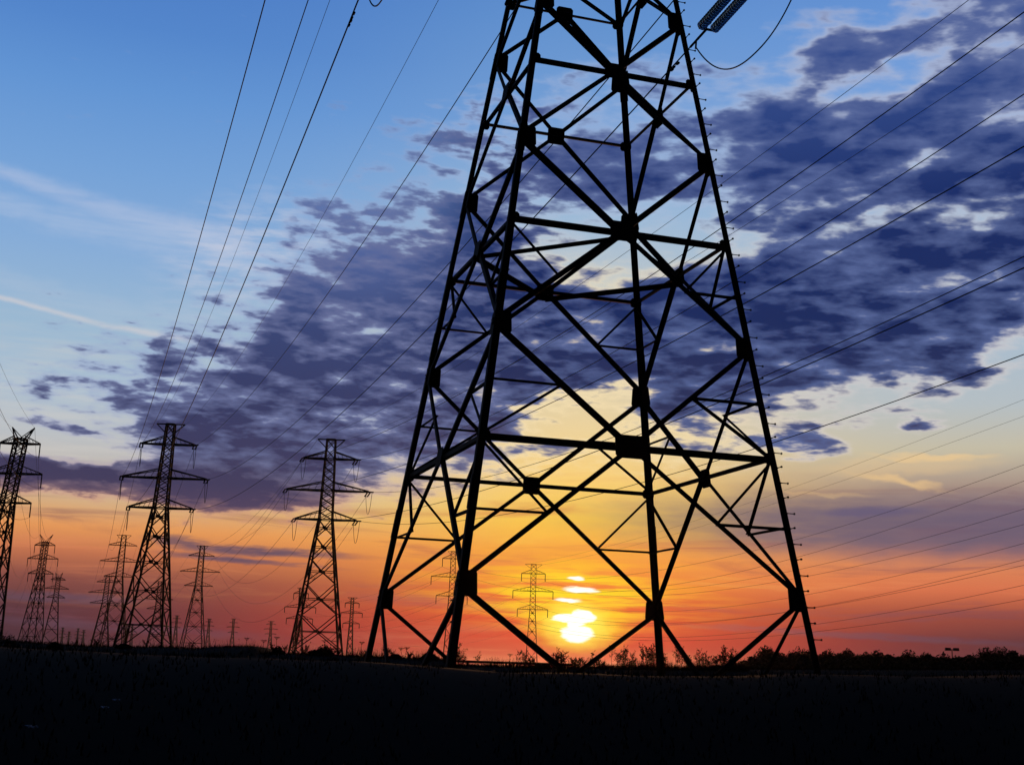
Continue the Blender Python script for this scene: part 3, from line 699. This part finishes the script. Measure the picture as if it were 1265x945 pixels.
# ------------------------------------------------------------------ guardrail on the bank
gr = empty('guardrail', at(620, 822, RY), 'low dark guardrail along the grassy bank left of the sun', 'guardrail')
def railp(px): return at(px, 816.2 + (px - 556) * .031, RY + .3)
rb = MB(); pr = [railp(545 + i * 10) for i in range(18)]
for a, b in zip(pr, pr[1:]): rb.bar(a, b, .06, .13)
rb.build('rail', M_farsteel, gr)
for px in (552, 578, 606, 634, 662, 690):
    p = railp(px); m = MB(); m.bar(Vector((p.x, p.y + .08, ground_z(p.x, RY) - .3)), p + Vector((0, .08, .04)), .12); m.build('post', M_farsteel, gr)

# ------------------------------------------------------------------ two-headed lamp mast beyond the trees
lp = at(1176, 802, 200); lr = empty('lamp_post', Vector((lp.x, lp.y, GZ)), 'slim lamp post with two flat heads above the treeline at right', 'lamp post')
m = MB(); m.tube([Vector((lp.x, lp.y, GZ)), lp], .11, 8, .07); m.build('pole', M_farsteel, lr)
m = MB(); m.bar(lp - Vector((.8, 0, 0)), lp + Vector((.8, 0, 0)), .08); m.build('crossbar', M_farsteel, lr)
for s in (-1, 1):
    c = lp + Vector((s * .62, 0, .02)); m = MB(); z0 = -.16 if s < 0 else -.14
    m.quadprism([c + Vector((x * .42, y * .26, -.2)) for x, y in ((-1, -1), (1, -1), (1, 1), (-1, 1))], [c + Vector((x * .36, y * .2, .22)) for x, y in ((-1, -1), (1, -1), (1, 1), (-1, 1))]); m.build('lamp_head', M_farsteel, lr)

# ------------------------------------------------------------------ vegetation
rnd = random.Random(7)
def leaf(m, p, s, r=rnd):
    d = Vector((r.gauss(0, 1), r.gauss(0, 1), r.gauss(0, 1))).normalized(); u = d.orthogonal().normalized(); v = d.cross(u)
    k = len(m.v); w = s * r.uniform(.35, .6)
    m.v += [p - u * s * .5, p + v * w * .5, p + u * s * .5, p - v * w * .5]; m.f.append((k, k + 1, k + 2, k + 3))
def tree(px, py, rpx, Y, label, flat=False, group='trees on the skyline at right', leafs=.38, n=None):
    top = at(px, py, Y); gz = GZ; x, y = top.x, top.y; H = top.z - gz; rx = rpx * Y / F * 1.3; ry_ = rx
    r_ = empty('tree', Vector((x, y, gz)), label, 'tree', group); t = MB()
    t.tube([Vector((x, y, gz - .1)), Vector((x + .05, y, gz + H * .3)), Vector((x - .03, y, gz + H * .75))], .16, 7, .05)
    for i in range(6):
        a = rnd.uniform(0, 6.28); z = gz + H * rnd.uniform(.2, .55)
        t.tube([Vector((x, y, z)), Vector((x + rx * .6 * math.cos(a), y + rx * .6 * math.sin(a), z + H * .28))], .06, 5, .02)
    t.build('trunk', M_bark, r_)
    m = MB(); cl = []
    cz = gz + H * .5
    for i in range(26):
        a = rnd.uniform(0, 6.28); rr_ = math.sqrt(rnd.random()); zz = rnd.uniform(-1, .86)
        k = math.sqrt(max(.05, 1 - zz * zz * (1 if not flat else .25)))
        cl.append((Vector((x + rx * rr_ * k * math.cos(a), y + ry_ * rr_ * k * math.sin(a), cz - H * .04 + zz * H * .40)), rx * rnd.uniform(.26, .42)))
    cl.append((Vector((x, y, gz + H - rx * .5)), rx * .5)); cl.append((Vector((x + rx * .3, y, gz + H - rx * .75)), rx * .5)); cl.append((Vector((x - rx * .35, y, gz + H - rx * .8)), rx * .5)); 
    for i in range(n or 7000):
        c, q = rnd.choice(cl); d = Vector((rnd.gauss(0, 1), rnd.gauss(0, 1), rnd.gauss(0, .85))).normalized() * (q * rnd.random() ** .5)
        p = c + d
        if p.z < gz + .05: continue
        leaf(m, p, rnd.uniform(.6, 1.1) * leafs)
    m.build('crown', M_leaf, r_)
tl = [(925, 820, 12, 'low'), (947, 804, 15, 'tall ragged'), (966, 815, 11, 'small'), (988, 806.5, 17, 'broad dark'), (1004, 815, 9, 'small'), (1023, 810, 12, 'rounded'), (1036, 815, 8, 'low'), (1047, 809, 10, 'pointed'), (1061, 816, 9, 'low'),
      (1070, 814, 10, 'low rounded'), (1083, 811, 12, 'rounded'), (1101, 816, 11, 'low'), (1122, 810.5, 13, 'broad'), (1144, 813, 12, 'low rounded'), (1165, 814, 13, 'low broad'), (1183, 817.5, 10, 'low'),
      (1216, 809.5, 16, 'flat topped'), (1236, 809, 16, 'flat topped broad'), (1251, 815, 9, 'sloping'), (1263, 820, 8, 'low'), (1290, 812, 18, 'broad'), (908, 826, 10, 'low')]
for i, (px, py, r, adj) in enumerate(sorted(tl)):
    Y = 150 + (i * 37 % 50)
    ref = 'under the lamp post' if 1160 < px < 1190 else ('against the pylon right leg' if 980 < px < 1010 else ('left of the pylon right leg' if px < 980 else ('at the right edge of the picture' if px > 1240 else 'between the pylon leg and the lamp post' if px < 1160 else 'right of the lamp post')))
    tree(px, py - 9 - (3 if px > 1200 else 0), r, Y, f'{adj} dark tree {ref}, number {i+1} along', flat='flat' in adj)
# hedge fill under the trees
m = MB()
for i in range(42000):
    px = rnd.uniform(880, 1330); Y = rnd.uniform(130, 200); base_ = at(px, 830, Y); h = rnd.uniform(0, 1) ** 1.2
    top = at(px, 811 + (px - 900) * .004 + 2 * math.sin(px * .13) + 1.5 * math.sin(px * .37 + 1), Y).z if px > 925 else at(px, 822, Y).z
    leaf(m, Vector((base_.x, Y, GZ + (top - GZ) * h)), .4)
tag(m.build('scrub', M_leaf), 'dense dark scrub filling the foot of the right-hand skyline', 'scrub', None, 'stuff')
# bushes on the left and in the middle
def bush(px, py, rpx, Y, label, n=1500, ls=.14):
    top = at(px, py, Y); gz = ground_z(top.x, Y); x = top.x; H = top.z - gz; rx = rpx * Y / F
    r_ = empty('bush', Vector((x, Y, gz)), label, 'bush', 'bushes on the bank')
    st = MB()
    for i in range(9):
        a = rnd.uniform(0, 6.28); st.tube([Vector((x, Y, gz - .1)), Vector((x + rx * .35 * math.cos(a), Y + rx * .35 * math.sin(a), gz + H * .5)), Vector((x + rx * .7 * math.cos(a), Y + rx * .7 * math.sin(a), gz + H * rnd.uniform(.6, .92)))], .02, 4, .006)
    st.build('stem', M_bark, r_)
    m = MB()
    for i in range(n):
        a = rnd.uniform(0, 6.28); rr_ = math.sqrt(rnd.random()); hh = (1 - rr_ ** 2) * (.72 + .28 * math.sin(a * 3 + px)) * rnd.random() ** .6
        leaf(m, Vector((x + rx * rr_ * math.cos(a), Y + rx * rr_ * math.sin(a), gz + .03 + H * hh)), ls * rnd.uniform(.6, 1.3))
    m.build('foliage', M_leaf, r_)
for i, (px, py, r, Y, lab) in enumerate([(-6, 768, 26, 60, 'big dark bush in the bottom left corner of the sky'), (14, 780, 12, 61, 'ragged bush just right of the left edge'), (68, 793, 9, 66, 'low bush at the foot of the V-topped pair'),
        (153, 795, 9, 67, 'low bush below the left leg of the tall second pylon'), (401, 796, 12, 68, 'low rounded bush inside the right leg of the strain pylon'), (388, 803, 9, 68, 'tiny bush in the middle of the strain pylon legs'),
        (489, 808, 7, 68, 'tiny bush right of the foreground pylon rear left leg'), (530, 806, 12, 68, 'low mound-like bush left of the thick front leg'), (344, 798, 8, 68, 'tiny bush at the left foot of the strain pylon'),
        (668, 819, 12, 67, 'low bush at the foot of the reddish pylon')]):
    bush(px, py, r, Y, lab)
# weeds: leafy stalks and umbels
def weed(px, py, Y, label, spread=.16, n=3, leaves=26, ls=.075):
    top = at(px, py, Y); gz = ground_z(top.x, Y); H = top.z - gz
    r_ = empty('weed', Vector((top.x, Y, gz)), label, 'weed', 'leafy weeds on the bank'); st = MB(); lf = MB()
    for i in range(n):
        dx = 0 if i == 0 else rnd.uniform(-1, 1) * spread; hh = H * (1 if i == 0 else rnd.uniform(.55, .9)); b = Vector((top.x + dx * .2, Y + rnd.uniform(-.1, .1), gz - .05)); tp = Vector((top.x + dx, b.y, gz + hh))
        md = (b + tp) / 2 + Vector((rnd.uniform(-.04, .04), 0, 0)); st.tube([b, md, tp], .011, 4, .005)
        for j in range(int(leaves * 1.8)):
            t = rnd.uniform(.03, 1.0) ** .8; p = lerp(b, tp, t) + Vector((rnd.gauss(0, .05), rnd.gauss(0, .05), rnd.gauss(0, .02))) * (1.6 - t)
            leaf(lf, p, ls * rnd.uniform(.7, 1.6))
        for j in range(9):
            t = rnd.uniform(.35, .85); p = lerp(b, tp, t); q = p + Vector((rnd.choice((-1, 1)) * rnd.uniform(.08, .2), rnd.uniform(-.1, .1), rnd.uniform(.12, .28))); st.tube([p, q], .006, 3, .003)
            for _ in range(10): leaf(lf, lerp(p, q, rnd.uniform(.3, 1.05)) + Vector((rnd.gauss(0, .02), 0, rnd.gauss(0, .02))), ls * .9)
    st.build('stem', M_bark, r_); lf.build('leaves', M_leaf, r_)
def umbel(px, py, Y, label, w=.26, heads=1):
    top = at(px, py, Y); gz = ground_z(top.x, Y)
    r_ = empty('umbel_weed', Vector((top.x, Y, gz)), label, 'weed', 'dried umbel weeds on the bank'); st = MB(); hd = MB()
    b = Vector((top.x, Y, gz - .05))
    for i in range(heads):
        tp = top + Vector(((i - (heads - 1) / 2) * .3, 0, rnd.uniform(-.05, .02) if heads > 1 else 0)); st.tube([b, (b + tp) / 2 + Vector((0, 0, -.1 if heads > 1 else 0)), tp - Z1 * .12], .013, 5, .009)
        for j in range(14):
            a = j * 2.4; rr_ = w / 2 * math.sqrt((j + .5) / 14); q = tp + Vector((rr_ * math.cos(a), rr_ * math.sin(a), rnd.uniform(-.015, .015)))
            st.tube([tp - Z1 * .12, q], .005, 3, .003)
            for _ in range(6): leaf(hd, q + Vector((rnd.gauss(0, .015), rnd.gauss(0, .015), rnd.gauss(0, .012))), .04)
    st.build('stem', M_bark, r_); hd.build('flower_head', M_leaf, r_)
for px, py, lab, h in [(447, 793, 'flat-headed dried umbel just left of the foreground pylon rear left leg', 1), (499, 800, 'twin-headed dried umbel right of the foreground pylon rear left leg', 2), (401, 791, 'dried umbel rising from the bush inside the strain pylon', 1),
        (342, 787, 'tall dried umbel beside the tiny pylon left of the strain pylon', 1), (326, 791, 'short dried umbel left of the tiny pylon on the bank', 1), (305, 788, 'dried umbel on the flat-topped hump of the bank', 1), (630, 808, 'small dried umbel on the guardrail stretch of the bank', 1)]:
    umbel(px, py, 68, lab, .3, h)
wd = [(755.6, 796, 1, 10), (771, 796, 4, 40), (781, 806, 3, 20), (794, 795, 2, 26), (799, 799, 3, 26), (805, 796, 3, 30), (810, 795, 3, 26), (835, 796, 2, 30), (842, 800, 2, 24), (850, 808, 3, 20), (864, 803, 2, 22), (871, 805, 2, 22), (875, 810, 2, 16),
      (894, 796, 6, 50), (903, 801, 4, 36), (909, 801, 2, 20), (885, 810, 3, 24), (688, 799, 2, 14), (693, 807, 3, 26), (698, 805, 3, 26), (709, 814, 3, 20), (718, 812, 3, 20), (732, 806, 2, 20), (741, 815, 3, 16), (641, 804, 1, 12), (648, 805, 2, 16), (655, 812, 3, 20),
      (476, 801, 2, 14), (506, 808, 2, 14), (568, 793, 3, 30), (573, 801, 2, 20), (590, 809, 1, 8), (485, 806, 1, 10), (453, 805, 2, 12), (763, 806, 2, 20), (820, 806, 3, 24), (380, 798, 1, 10), (375, 802, 2, 14), (337, 796, 2, 14), (352, 799, 1, 8), (410, 800, 2, 12), (418, 804, 2, 10),
      (92, 793, 1, 8), (120, 793, 2, 12), (180, 794, 1, 8), (236, 797, 1, 8)]
for i, (px, py, n, lv_) in enumerate(sorted(wd)):
    if px < 440: ref = 'left of the foreground pylon'
    elif px < 620: ref = 'by the foreground pylon left legs'
    elif px < 700: ref = 'just left of the sun'
    elif px < 745: ref = 'right below the sun'
    elif px < 815: ref = 'between the sun and the rear right leg'
    else: ref = 'right of the rear right leg'
    weed(px, py, 66 + (i * 7 % 5) * .8, f'{"bushy" if n > 3 else "slender" if n == 1 else "leafy"} weed {ref}, number {i+1} from the left', .1 + .05 * n, n, lv_)
# grass on the bank and in the field
m = MB()
def blade(m, x, y, z, h):
    a = rnd.uniform(0, 3.14); w = rnd.uniform(.006, .014); dx, dy = math.cos(a) * w, math.sin(a) * w; lx, ly = rnd.gauss(0, .25) * h, rnd.gauss(0, .25) * h; k = len(m.v)
    m.v += [Vector((x - dx, y - dy, z)), Vector((x + dx, y + dy, z)), Vector((x + lx, y + ly, z + h))]; m.f.append((k, k + 1, k + 2))
for i in range(30000):
    x = rnd.uniform(-34, 36); y = rnd.gauss(69, 2.0); blade(m, x, y, ground_z(x, y) - .01, abs(rnd.gauss(.05, .07)) + .02 + (.08 if rnd.random() < .03 else 0))
for i in range(16000):
    px = rnd.choice((rnd.uniform(740, 925), rnd.uniform(740, 925), rnd.uniform(430, 760), rnd.uniform(0, 925))); y = rnd.uniform(66.5, 69.5); x = at(px, 824, y).x
    env = .5 + .5 * math.sin(px * .11) * math.sin(px * .037 + 2); blade(m, x, y, ground_z(x, y) - .02, rnd.random() ** 2.2 * (.28 + .5 * env))
    if i % 3 == 0: leaf(m, Vector((x + rnd.gauss(0, .05), y, ground_z(x, y) + rnd.random() ** 2 * (.15 + .45 * env))), .055)
for i in range(34000):
    y = rnd.uniform(3, 24) if i % 4 else rnd.uniform(24, 62); x = rnd.uniform(-.5, .5) * (y + 6) * 1.25; blade(m, x, y, ground_z(x, y) - .01, rnd.uniform(.03, .09) if y < 24 else rnd.uniform(.06, .3))
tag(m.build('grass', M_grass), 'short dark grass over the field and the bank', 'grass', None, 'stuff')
# scraps of litter catching the blue sky
for px, py, s, lab in ((143, 872, .09, 'tiny pale scrap in the dark grass at lower left, brightest of three'), (128, 881, .10, 'flat bluish scrap in the dark grass, just left of the brightest one'), (38, 906, .13, 'dim crumpled scrap in the dark grass near the bottom left corner')):
    r = ray(px, py); q_ = 3.0
    while r.z / r.y * q_ > ground_z(r.x / r.y * q_, q_) + .06 and q_ < 60: q_ += .05
    p = r * (q_ / r.y); s *= p.y / 34; m = MB(); k = 0; n = 5
    pts = [[Vector((p.x + (i / n - .5) * s * 2, p.y + (j / n - .5) * s * 2, ground_z(p.x, p.y) + .1 + rnd.uniform(0, s * .7))) for i in range(n + 1)] for j in range(n + 1)]
    m.v = [q for row in pts for q in row]; m.f = [(j * (n + 1) + i, j * (n + 1) + i + 1, (j + 1) * (n + 1) + i + 1, (j + 1) * (n + 1) + i) for i in range(n) for j in range(n)]
    tag(m.build('litter_scrap', M_litter, None, p), lab, 'litter', 'scraps of litter in the grass')

# ------------------------------------------------------------------ haze
hz = MB(); Xh, Yh = 9050, 9050
hz.quadprism([Vector((x, y, -4)) for x, y in ((-Xh, -3050), (Xh, -3050), (Xh, Yh), (-Xh, Yh))], [Vector((x, y, 52)) for x, y in ((-Xh, -3050), (Xh, -3050), (Xh, Yh), (-Xh, Yh))])
M_haze = bpy.data.materials.new('haze_air'); M_haze.use_nodes = True; t = M_haze.node_tree; t.nodes.clear()
pv = t.nodes.new('ShaderNodeVolumePrincipled'); pv.inputs['Density'].default_value = .000018; pv.inputs['Color'].default_value = (.92, .92, .95, 1); pv.inputs['Anisotropy'].default_value = .85
mo = t.nodes.new('ShaderNodeOutputMaterial'); t.links.new(pv.outputs[0], mo.inputs['Volume'])
tag(hz.build('haze', M_haze), 'thin dusk haze filling the air over the field', 'haze', None, 'stuff')
